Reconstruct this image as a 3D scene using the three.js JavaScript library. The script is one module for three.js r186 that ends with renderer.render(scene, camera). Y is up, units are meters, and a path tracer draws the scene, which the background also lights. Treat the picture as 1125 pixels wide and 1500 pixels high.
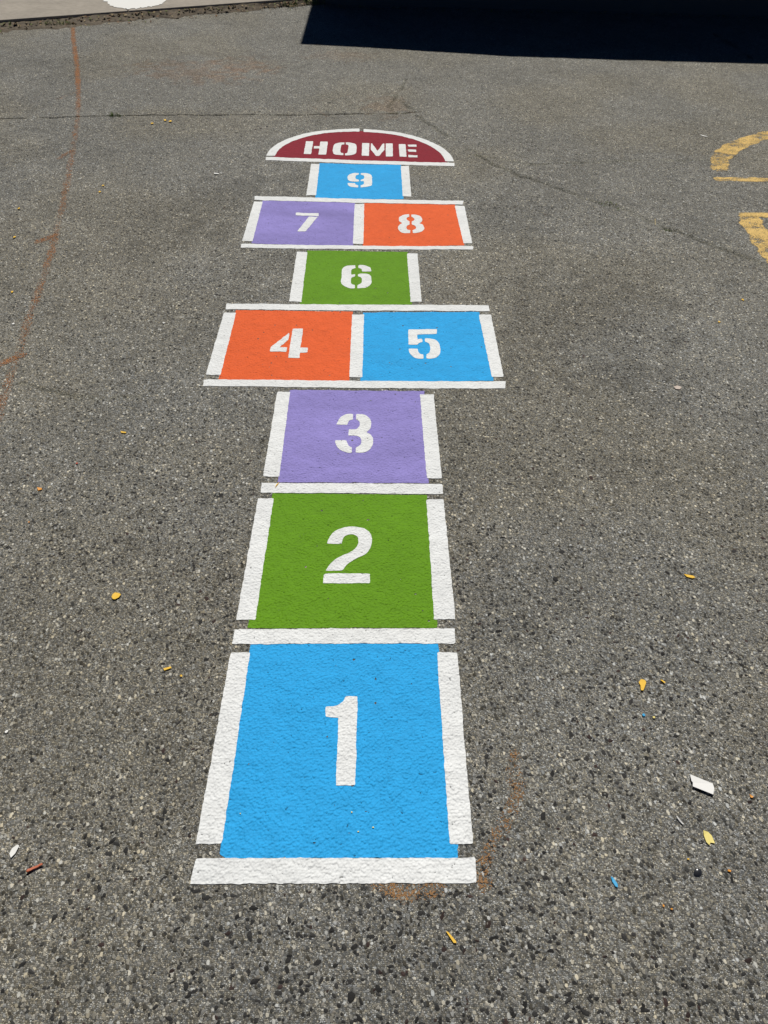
import * as THREE from 'three';
import { Sky } from 'three/addons/objects/Sky.js';
import { mergeGeometries } from 'three/addons/utils/BufferGeometryUtils.js';

// ---------------------------------------------------------------- camera, sky, sun, exposure
const rad = Math.PI / 180;
const scene = new THREE.Scene();
const camera = new THREE.PerspectiveCamera(70, 768 / 1024, 0.05, 400);
camera.position.set(0.055, 1.5, 0.522);                       // a phone held at 1.5 m, looking down the court
camera.rotation.set(-44.65 * rad, -1.946 * rad, 1.943 * rad, 'YXZ');
scene.add(camera);

const sunElevation = 58 * rad;
const sunDir = new THREE.Vector3(0.0825 * Math.cos(sunElevation), Math.sin(sunElevation), -0.9966 * Math.cos(sunElevation)).normalize();
const sky = new Sky();
sky.name = 'sky'; sky.userData.kind = 'structure';
sky.scale.setScalar(300);
Object.assign(sky.material.uniforms.sunPosition, { value: sunDir.clone() });
sky.material.uniforms.turbidity.value = 2; sky.material.uniforms.rayleigh.value = 0.3;
sky.material.uniforms.mieCoefficient.value = 0.003; sky.material.uniforms.cloudCoverage.value = 0;
scene.add(sky);
scene.environmentIntensity = 0.1;
const sun = new THREE.DirectionalLight(0xfffaf1, 5);
sun.position.copy(sunDir).multiplyScalar(30); sun.target.position.set(0, 0, -3);
sun.position.add(sun.target.position);
sun.castShadow = true;
Object.assign(sun.shadow.camera, { left: -9, right: 9, top: 9, bottom: -9, near: 1, far: 80 });
sun.shadow.mapSize.set(4096, 4096);
scene.add(sun, sun.target);
const renderer = new THREE.WebGLRenderer();
renderer.toneMapping = THREE.LinearToneMapping;
renderer.toneMappingExposure = 0.82;
renderer.shadowMap.enabled = true;

// ---------------------------------------------------------------- helpers
function rng(seed) { let s = seed >>> 0; return () => { s = (s + 0x6D2B79F5) >>> 0; let t = Math.imul(s ^ (s >>> 15), 1 | s); t = (t + Math.imul(t ^ (t >>> 7), 61 | t)) ^ t; return ((t ^ (t >>> 14)) >>> 0) / 4294967296; }; }
function hash2(x, y, s) { let h = Math.imul(x, 374761393) ^ Math.imul(y, 668265263) ^ Math.imul(s, 1442695041); h = Math.imul(h ^ (h >>> 13), 1274126177); h ^= h >>> 16; h = Math.imul(h, 2246822519); return ((h ^ (h >>> 15)) >>> 0) / 4294967296; }
const ss = (a, b, x) => { const t = Math.min(1, Math.max(0, (x - a) / (b - a))); return t * t * (3 - 2 * t); };
const clamp = (x, a, b) => Math.min(b, Math.max(a, x)), lerp = (a, b, t) => a + (b - a) * t;
function vnoise(x, y, s) {
  const xi = Math.floor(x), yi = Math.floor(y), fx = x - xi, fy = y - yi, u = fx * fx * (3 - 2 * fx), v = fy * fy * (3 - 2 * fy);
  return lerp(lerp(hash2(xi, yi, s), hash2(xi + 1, yi, s), u), lerp(hash2(xi, yi + 1, s), hash2(xi + 1, yi + 1, s), u), v);
}
function fbm(x, y, s, n = 3) { let a = 0.5, t = 0, w = 0; for (let i = 0; i < n; i++) { t += a * vnoise(x, y, s + i); w += a; x *= 2.03; y *= 2.03; a *= 0.5; } return t / w; }
const used = {};
const numbered = (n) => { const k = used[n] = (used[n] ?? -1) + 1; return k ? `${n}_${String(k).padStart(3, '0')}` : n; };
function put(o, name, parent = scene) { o.name = parent === scene ? numbered(name) : name; o.castShadow = o.receiveShadow = true; parent.add(o); return o; }
function tag(o, label, category, group) { Object.assign(o.userData, { label, category }); if (group) o.userData.group = group; return o; }
function segDist(px, pz, a, b) { const dx = b[0] - a[0], dz = b[1] - a[1], t = clamp(((px - a[0]) * dx + (pz - a[1]) * dz) / (dx * dx + dz * dz), 0, 1); return Math.hypot(px - a[0] - t * dx, pz - a[1] - t * dz); }
function lineDist(x, z, pts) { let d = 1e9; for (let i = 0; i + 1 < pts.length; i++) d = Math.min(d, segDist(x, z, pts[i], pts[i + 1])); return d; }
function dataTex(data, w, h, srgb) { const t = new THREE.DataTexture(data, w, h); t.wrapS = t.wrapT = THREE.RepeatWrapping; t.magFilter = THREE.LinearFilter; t.minFilter = THREE.LinearFilter; if (srgb) t.colorSpace = THREE.SRGBColorSpace; t.needsUpdate = true; return t; }
const toS = (c) => { c = clamp(c, 0, 1); return 255 * (c <= 0.0031308 ? 12.92 * c : 1.055 * Math.pow(c, 1 / 2.4) - 0.055); };

// ---------------------------------------------------------------- what asphalt is made of: packed stone chips in binder
const TILE = 1.6, TS = 2048;
const tileHeight = new Float32Array(TS * TS), paintHeight = new Float32Array(TS * TS), aspCol = new Uint8Array(TS * TS * 4);
{
  const layer = (n, seed) => { const px = new Float32Array(n * n), py = new Float32Array(n * n), id = new Float32Array(n * n), id2 = new Float32Array(n * n); for (let j = 0; j < n; j++) for (let i = 0; i < n; i++) { const k = j * n + i; px[k] = i + 0.1 + 0.8 * hash2(i, j, seed); py[k] = j + 0.1 + 0.8 * hash2(i, j, seed + 1); id[k] = hash2(i, j, seed + 2); id2[k] = hash2(i, j, seed + 3); } return { n, px, py, id, id2 }; };
  const A = layer(520, 11), B = layer(200, 21), F = { d1: 0, d2: 0, k: 0 };
  const near = (L, u, v) => {
    const n = L.n, x = u * n, y = v * n, xi = Math.floor(x), yi = Math.floor(y); let d1 = 9, d2 = 9, kk = 0;
    for (let j = -1; j <= 1; j++) for (let i = -1; i <= 1; i++) {
      let ci = xi + i, cj = yi + j, ox = 0, oy = 0; if (ci < 0) { ci += n; ox = -n; } else if (ci >= n) { ci -= n; ox = n; } if (cj < 0) { cj += n; oy = -n; } else if (cj >= n) { cj -= n; oy = n; }
      const k = cj * n + ci, dx = x - L.px[k] - ox, dy = y - L.py[k] - oy, q = L.id2[k] - 0.5, d = Math.sqrt(dx * dx * (1 + q) + dy * dy * (1 - q) + dx * dy * (L.id[k] - 0.5) * 1.2);
      if (d < d1) { d2 = d1; d1 = d; kk = k; } else if (d < d2) d2 = d;
    }
    F.d1 = d1; F.d2 = d2; F.k = kk;
  };
  const lens = 1 / TS, Cc = layer(285, 31), Dd = layer(520, 35);
  for (let j = 0; j < TS; j++) for (let i = 0; i < TS; i++) {
    const u = (i + 0.5) * lens, v = (j + 0.5) * lens, p = j * TS + i;
    near(A, u, v);
    let e = ss(0.02, 0.34, F.d2 - F.d1), a = A.id[F.k], b = A.id2[F.k];
    // binder between, chips of grey, buff and bluish stone on top
    const grain = 0.8 + 0.4 * hash2(i, j, 5);
    let tone = a < 0.22 ? 0.05 + 0.25 * a : 0.115 + 0.32 * Math.pow((a - 0.22) / 0.78, 1.8), warm = (b - 0.5) * 0.24;
    if (b > 0.975) tone *= 1.5;
    let h = e * (0.25 + 0.4 * a), c = lerp(0.055, tone, e);
    near(B, u, v);
    if (B.id[F.k] < 0.34) {                                   // larger chips
      const r = 0.30 + 0.34 * B.id2[F.k], f = ss(r, r - 0.16, F.d1 + 0.07 * (hash2(i >> 1, j >> 1, 9) - 0.5));
      const q = B.id[F.k] / 0.34, bt = q < 0.3 ? 0.03 + 0.07 * q : 0.14 + 0.3 * Math.pow((q - 0.3) / 0.7, 2);
      c = lerp(c, bt, f); h = lerp(h, 0.55 + 0.45 * B.id2[F.k], f); warm = lerp(warm, (hash2(F.k, 3, 4) - 0.45) * 0.26, f);
    }
    c *= grain; tileHeight[p] = h;
    near(Cc, u, v); const k1 = Cc.id[F.k], big = Math.max(0, 1 - 1.3 * F.d1 * F.d1) * (0.25 + 0.75 * k1); near(Dd, u, v); paintHeight[p] = clamp(0.6 * big + 0.34 * Math.max(0, 1 - 1.2 * F.d1 * F.d1) * (0.3 + 0.7 * Dd.id[F.k]) + 0.06 * h, 0, 1);
    aspCol[p * 4] = toS(c * (1.0 + warm * 0.5)); aspCol[p * 4 + 1] = toS(c * 0.982); aspCol[p * 4 + 2] = toS(c * (0.885 - warm * 0.9)); aspCol[p * 4 + 3] = 255;
  }
}
{ // the coat rounds off what it covers
  const row = new Float32Array(TS), R = 1;
  for (let pass = 0; pass < 2; pass++) for (const step of [1, TS]) for (let a = 0; a < TS; a++) { const o = step === 1 ? a * TS : a; let t = 0; for (let k = -R; k <= R; k++) t += paintHeight[o + ((k + TS) % TS) * step]; for (let k = 0; k < TS; k++) { row[k] = t / (2 * R + 1); t += paintHeight[o + ((k + R + 1) % TS) * step] - paintHeight[o + ((k - R + TS) % TS) * step]; } for (let k = 0; k < TS; k++) paintHeight[o + k * step] = row[k]; }
}
const bumpData = new Uint8Array(TS * TS * 4), paintData = new Uint8Array(TS * TS * 4), grainData = new Uint8Array(1024 * 1024 * 4), paintBumpData = new Uint8Array(TS * TS * 4);
const HS = 512, coarse = new Float32Array(HS * HS);            // the same relief at 3 mm, for the mesh itself
{
  for (let j = 0; j < HS; j++) for (let i = 0; i < HS; i++) { let t = 0; for (let b = -1; b < 5; b++) for (let a = -1; a < 5; a++) t += tileHeight[((j * 4 + b + TS) % TS) * TS + (i * 4 + a + TS) % TS]; coarse[j * HS + i] = t / 36; }
  for (let p = 0; p < TS * TS; p++) {
    const h = tileHeight[p], i = p % TS, j = (p / TS) | 0; bumpData[p * 4] = bumpData[p * 4 + 1] = bumpData[p * 4 + 2] = 255 * h; bumpData[p * 4 + 3] = 255;
    // paint: pinholes where it did not reach the bottom of the pores, faint mottling of the coat
    const ph = paintHeight[p]; paintBumpData[p * 4] = paintBumpData[p * 4 + 1] = paintBumpData[p * 4 + 2] = 255 * ph; paintBumpData[p * 4 + 3] = 255;
    const pin = ph < 0.27 && vnoise(i / 14, j / 14, 61) > 0.72 ? 0.35 : 1, m = (0.9 + 0.04 * hash2(i, j, 62) + 0.06 * hash2(i >> 2, j >> 2, 63)) * pin;
    paintData[p * 4] = paintData[p * 4 + 1] = paintData[p * 4 + 2] = 255 * m; paintData[p * 4 + 3] = 255;
  }
  for (let j = 0; j < 1024; j++) for (let i = 0; i < 1024; i++) { const p = j * 1024 + i, g = clamp(0.62 * hash2(i, j, 71) + 0.38 * hash2(i >> 1, j >> 1, 72) + 0.15 * (vnoise(i / 9, j / 9, 73) - 0.5), 0, 1); grainData[p * 4] = grainData[p * 4 + 1] = grainData[p * 4 + 2] = 255 * g; grainData[p * 4 + 3] = 255; }
}
const aspMap = dataTex(aspCol, TS, TS, true), bumpMap = dataTex(bumpData, TS, TS), paintBump = dataTex(paintBumpData, TS, TS), paintMap = dataTex(paintData, TS, TS), grainMap = dataTex(grainData, 1024, 1024);

// ---------------------------------------------------------------- cracks in the asphalt (metres)
const wander = (pts, amp, step, seed) => { const out = []; for (let i = 0; i + 1 < pts.length; i++) { const a = pts[i], b = pts[i + 1], L = Math.hypot(b[0] - a[0], b[1] - a[1]), n = Math.max(1, Math.round(L / step)); for (let k = 0; k < n; k++) { const t = k / n; out.push([lerp(a[0], b[0], t) + amp * (hash2(i, k, seed) - 0.5), lerp(a[1], b[1], t) + amp * (hash2(i, k, seed + 1) - 0.5)]); } } out.push(pts[pts.length - 1]); return out; };
const crackLong = wander([[-6, -4.05], [-3.4, -4.28], [-2.225, -4.407], [-1.985, -4.438], [-1.55, -4.509], [-0.996, -4.563], [-0.481, -4.614], [-0.044, -4.674], [0.222, -4.694], [0.403, -4.75]], 0.016, 0.05, 301);
const crackFork = wander([[0.315, -5.508], [0.24, -5.083], [0.18, -4.85], [0.2, -4.706]], 0.02, 0.06, 303);
const crackDiag = wander([[0.251, -4.96], [0.337, -4.788], [0.355, -4.676], [0.471, -4.389], [0.649, -4.014], [0.747, -3.822], [0.878, -3.643], [1.011, -3.533], [1.161, -3.355], [1.348, -3.232], [1.446, -3.07], [1.605, -2.921], [1.723, -2.778], [1.87, -2.611], [2.4, -2.2]], 0.03, 0.06, 305);
const crackSide = wander([[0.682, -3.948], [0.979, -3.803], [1.306, -3.876], [1.596, -3.926], [2.047, -3.953]], 0.03, 0.08, 307);
const crackShade = wander([[3.157, -7.308], [3.189, -6.69], [3.182, -6.355]], 0.03, 0.1, 309);
const crackLeft = wander([[-1.16, -1.62], [-0.99, -1.56], [-0.86, -1.53], [-0.72, -1.55]], 0.02, 0.04, 311);
const cracks = [[crackLong, 0.0065, 0.012, 0.55], [crackFork, 0.008, 0.005, 0.4], [crackDiag, 0.011, 0.006, 0.36], [crackSide, 0.012, 0.003, 0.24], [crackShade, 0.02, 0.01, 0.5], [crackLeft, 0.006, 0.003, 0.3]].map(([pts, w, d, k]) => ({ pts, w, d, k, x0: Math.min(...pts.map((p) => p[0])) - 0.05, x1: Math.max(...pts.map((p) => p[0])) + 0.05, z0: Math.min(...pts.map((p) => p[1])) - 0.05, z1: Math.max(...pts.map((p) => p[1])) + 0.05 }));

// ---------------------------------------------------------------- the asphalt sheet: one lattice, fine where it is near
function ladder(steps) { const out = [steps[0]]; for (let i = 1; i < steps.length; i += 2) { const [to, by] = [steps[i], steps[i + 1]], from = out[out.length - 1], n = Math.max(1, Math.round(Math.abs(to - from) / by)); for (let k = 1; k <= n; k++) out.push(from + (to - from) * k / n); } return out; }
const right = ladder([0, 0.62, 0.0045, 1.0, 0.006, 2.8, 0.013, 4.6, 0.03, 8, 0.4, 60, 6]);
const gx = [...right.slice(1).reverse().map((v) => -v), ...right];
const gz = ladder([60, 6, 6, 1, 0.5, 0.5, 0.03, -2.3, 0.0045, -4.3, 0.0068, -4.8, 0.008, -9, 0.026, -14, 0.4, -90, 8]).reverse();
const NX = gx.length, NZ = gz.length;
const find = (g, v) => { let a = 0, b = g.length - 1; while (b - a > 1) { const m = (a + b) >> 1; if (g[m] <= v) a = m; else b = m; } return a; };
function relief(x, z) {
  let u = ((x / TILE) % 1 + 1) % 1 * HS - 0.5, v = ((z / TILE) % 1 + 1) % 1 * HS - 0.5;
  const ui = Math.floor(u), vi = Math.floor(v), fu = u - ui, fv = v - vi, c = (i, j) => coarse[((j + HS) % HS) * HS + (i + HS) % HS];
  const t = lerp(lerp(c(ui, vi), c(ui + 1, vi), fu), lerp(c(ui, vi + 1), c(ui + 1, vi + 1), fu), fv);
  return 0.0008 * (t - 0.35) + 0.0016 * (vnoise(x * 48, z * 48, 40) - 0.5) + 0.0018 * (vnoise(x * 25, z * 25, 41) - 0.5) + 0.004 * (fbm(x * 4, z * 4, 43) - 0.5) + 0.012 * (vnoise(x * 0.9, z * 0.9, 46) - 0.5);
}
const H = new Float32Array(NX * NZ), gpos = new Float32Array(NX * NZ * 3), guv = new Float32Array(NX * NZ * 2), gcol = new Float32Array(NX * NZ * 3);
const ellipse = (x, z, cx, cz, rx, rz) => Math.hypot((x - cx) / rx, (z - cz) / rz);
for (let j = 0; j < NZ; j++) for (let i = 0; i < NX; i++) {
  const x = gx[i], z = gz[j], p = j * NX + i; let h = Math.abs(x) < 6 && z > -10 && z < 2 ? relief(x, z) : 0, r = 1, g = 1, b = 1;
  if (Math.abs(x) < 9 && z > -14 && z < 4) {
    const big = fbm(x * 0.7 + 3, z * 0.7, 50, 3), mid = fbm(x * 4.2, z * 4.2, 53, 3), fine = fbm(x * 22, z * 22, 56, 2);
    const speck = vnoise(x * 58, z * 40, 59) - 0.5, m = 0.82 + 0.26 * big + 0.42 * mid + 0.32 * fine + 0.3 * speck; r = g = b = m;
    const buff = clamp((fbm(x * 1.6 + 9, z * 1.6, 58, 2) - 0.42) * 1.2, 0, 0.3); r *= 1 + 0.1 * buff; b *= 1 - 0.2 * buff;
    // dark, stony patches where binder was squeezed out
    for (const [cx, cz, rx, rz, k] of [[-0.72, -3.2, 0.3, 0.5, 0.16], [1.0, -2.15, 0.5, 0.55, 0.13], [0.75, -3.1, 0.25, 0.3, 0.12], [-2.15, -5.6, 0.4, 0.4, 0.12]]) { const f = 1 - ss(0.35, 1, ellipse(x, z, cx, cz, rx, rz) + 0.6 * (mid - 0.5) + 0.9 * (fine - 0.5)); if (f > 0) { const q = 1 - k * f; r *= q; g *= q; b *= q; } }
    // rust-coloured dust left by old marking, pale scuffs
    for (const [cx, cz, rx, rz, k] of [[-1.2, -5.55, 0.5, 0.35, 0.7], [-0.9, -5.7, 0.3, 0.3, 0.5], [0.15, -4.85, 0.2, 0.25, 0.5], [-0.2, -6.1, 0.3, 0.2, 0.35]]) { const f = k * (1 - ss(0.2, 1, ellipse(x, z, cx, cz, rx, rz) + 1.6 * (fine - 0.5) + 0.8 * (mid - 0.5))); r *= 1 + 0.14 * f; g *= 1 - 0.1 * f; b *= 1 - 0.24 * f; }
    for (const c of cracks) if (x > c.x0 && x < c.x1 && z > c.z0 && z < c.z1) { const w = c.w * (0.6 + 0.9 * vnoise(x * 9, z * 9, 66)), f = (c.pts === crackLong ? ss(0.15, 0.45, fbm(x * 8, z * 3, 68, 2)) : ss(0.36, 0.6, fbm(x * 7, z * 7, 68, 2))) * ss(w * 1.6, w * 0.3, lineDist(x, z, c.pts)); if (f > 0) { h -= c.d * f; const q = 1 - c.k * f; r *= q; g *= q; b *= q * 0.96; } }
  }
  H[p] = h; gpos.set([x, h, z], p * 3); guv[p * 2] = x / TILE; guv[p * 2 + 1] = z / TILE; gcol.set([r, g, b], p * 3);
}
const gidx = new Uint32Array((NX - 1) * (NZ - 1) * 6);
for (let j = 0, q = 0; j < NZ - 1; j++) for (let i = 0; i < NX - 1; i++) { const a = j * NX + i; gidx[q++] = a; gidx[q++] = a + NX; gidx[q++] = a + 1; gidx[q++] = a + 1; gidx[q++] = a + NX; gidx[q++] = a + NX + 1; }
const groundGeo = new THREE.BufferGeometry();
groundGeo.setAttribute('position', new THREE.BufferAttribute(gpos, 3)); groundGeo.setAttribute('uv', new THREE.BufferAttribute(guv, 2)); groundGeo.setAttribute('color', new THREE.BufferAttribute(gcol, 3));
groundGeo.setIndex(new THREE.BufferAttribute(gidx, 1)); groundGeo.computeVertexNormals();
const gnor = groundGeo.attributes.normal.array;
const asphaltMat = new THREE.MeshPhysicalMaterial({ map: aspMap, bumpMap, bumpScale: 0.0026, roughness: 0.92, specularIntensity: 0.55, vertexColors: true });
const ground = put(new THREE.Mesh(groundGeo, asphaltMat), 'asphalt_ground');
ground.userData.kind = 'structure'; ground.userData.label = 'worn grey asphalt playground with exposed stone chips and thin cracks';
function heightAt(x, z) { const i = find(gx, x), j = find(gz, z), fx = (x - gx[i]) / (gx[i + 1] - gx[i]), fz = (z - gz[j]) / (gz[j + 1] - gz[j]), p = j * NX + i; return lerp(lerp(H[p], H[p + 1], fx), lerp(H[p + NX], H[p + NX + 1], fx), fz); }

// ---------------------------------------------------------------- paint: a coat that follows the lattice, cut where its field turns negative
function coat(field, [x0, z0, x1, z1], lift, alpha, tone) {
  const i0 = Math.max(0, find(gx, x0) - 1), i1 = Math.min(NX - 2, find(gx, x1) + 1), j0 = Math.max(0, find(gz, z0) - 1), j1 = Math.min(NZ - 2, find(gz, z1) + 1), w = i1 - i0 + 2;
  const f = new Float32Array(w * (j1 - j0 + 2));
  for (let j = j0; j <= j1 + 1; j++) for (let i = i0; i <= i1 + 1; i++) f[(j - j0) * w + i - i0] = field(gx[i], gz[j]);
  const pos = [], nor = [], uv = [], col = [], idx = [], at = new Map();
  const vert = (p, q, t) => {
    const key = t === 0 ? p : p < q ? p * 4294967 + q + 0.5 : q * 4294967 + p + 0.5; let n = at.get(key); if (n !== undefined) return n;
    n = pos.length / 3; at.set(key, n);
    const x = lerp(gpos[p * 3], gpos[q * 3], t), z = lerp(gpos[p * 3 + 2], gpos[q * 3 + 2], t);
    pos.push(x, lerp(H[p], H[q], t) + lift, z); for (let c = 0; c < 3; c++) nor.push(lerp(gnor[p * 3 + c], gnor[q * 3 + c], t)); uv.push(x / TILE, z / TILE); if (alpha) col.push(1, 1, 1, alpha(x, z)); else { const t = tone(x, z); col.push(t, t, t, 1); } return n;
  };
  const tri = (a, b, c) => {
    const P = [a, b, c], F = P.map((p) => f[(Math.floor(p / NX) - j0) * w + p % NX - i0]), out = [];
    for (let k = 0; k < 3; k++) { const p = P[k], q = P[(k + 1) % 3], fp = F[k], fq = F[(k + 1) % 3]; if (fp > 0) out.push(vert(p, p, 0)); if ((fp > 0) !== (fq > 0)) out.push(p < q ? vert(p, q, fp / (fp - fq)) : vert(q, p, fq / (fq - fp))); }
    for (let k = 2; k < out.length; k++) idx.push(out[0], out[k - 1], out[k]);
  };
  for (let j = j0; j <= j1; j++) for (let i = i0; i <= i1; i++) { const a = j * NX + i; tri(a, a + NX, a + 1); tri(a + 1, a + NX, a + NX + 1); }
  const geo = new THREE.BufferGeometry();
  geo.setAttribute('position', new THREE.Float32BufferAttribute(pos, 3)); geo.setAttribute('normal', new THREE.Float32BufferAttribute(nor, 3)); geo.setAttribute('uv', new THREE.Float32BufferAttribute(uv, 2));
  geo.setAttribute('color', new THREE.Float32BufferAttribute(col, 4));
  geo.setIndex(idx); return geo;
}
// a signed field (positive inside) of closed outlines; edges waver a millimetre where paint ran into the pores
function polyField(loops, waver = 0.0018) {
  return (x, z) => { let d = 1e9, inside = false; for (const L of loops) for (let i = 0, k = L.length - 1; i < L.length; k = i++) { const a = L[i], b = L[k]; d = Math.min(d, segDist(x, z, a, b)); if ((a[1] > z) !== (b[1] > z) && x < (b[0] - a[0]) * (z - a[1]) / (b[1] - a[1]) + a[0]) inside = !inside; } return (inside ? d : -d) + waver * (vnoise(x * 160, z * 160, 81) + vnoise(x * 60, z * 60, 82) - 1); };
}
const boxOf = (loops, m = 0.006) => { const p = loops.flat(); return [Math.min(...p.map((q) => q[0])) - m, Math.min(...p.map((q) => q[1])) - m, Math.max(...p.map((q) => q[0])) + m, Math.max(...p.map((q) => q[1])) + m]; };
const painted = [];                                            // outlines that cover the stones beneath
const pits = []; { const r = rng(77); for (let k = 0; k < 1300; k++) pits.push([-0.55 + 1.1 * r(), 0.03 - 4.3 * r(), 0.0008 + 0.0034 * Math.pow(r(), 3.5)]); }
const pitted = (field, [x0, z0, x1, z1]) => { const near = pits.filter(([x, z]) => x > x0 && x < x1 && z > z0 && z < z1); return (x, z) => { let f = field(x, z); for (const [px, pz, r] of near) { const d = Math.hypot(x - px, z - pz) - r; if (d < f) f = d; } return f; }; };
const paintMat = (r, g, b, rough = 0.7) => new THREE.MeshPhysicalMaterial({ color: new THREE.Color().setRGB(r, g, b), map: paintMap, bumpMap: paintBump, bumpScale: 0.0038, vertexColors: true, roughness: rough, specularIntensity: 0.3 });
const M = { white: paintMat(0.795, 0.815, 0.815), blue: paintMat(0.026, 0.385, 0.81), green: paintMat(0.125, 0.295, 0.008), purple: paintMat(0.285, 0.245, 0.59), orange: paintMat(0.79, 0.128, 0.032), maroon: paintMat(0.245, 0.009, 0.024) };
// an uneven hand-rolled coat: mottled pigment, and for the purple faint roller bands
const mottle = (x, z) => 0.9 + 0.1 * fbm(x * 7, z * 7, 121, 2) + 0.13 * (fbm(x * 55, z * 55, 124, 2) - 0.3), rolled = (x, z) => mottle(x, z) * (0.78 + 0.42 * fbm(x * 3 + 2, z * 12, 127, 3));
function brush(name, loops, lift, mat, parent, holes = false) { const box = boxOf(loops); let f = polyField(loops); if (holes) f = pitted(f, box); const m = put(new THREE.Mesh(coat(f, box, lift, null, mat === M.purple ? rolled : mottle), mat), name, parent); painted.push({ f, box }); return m; }

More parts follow.
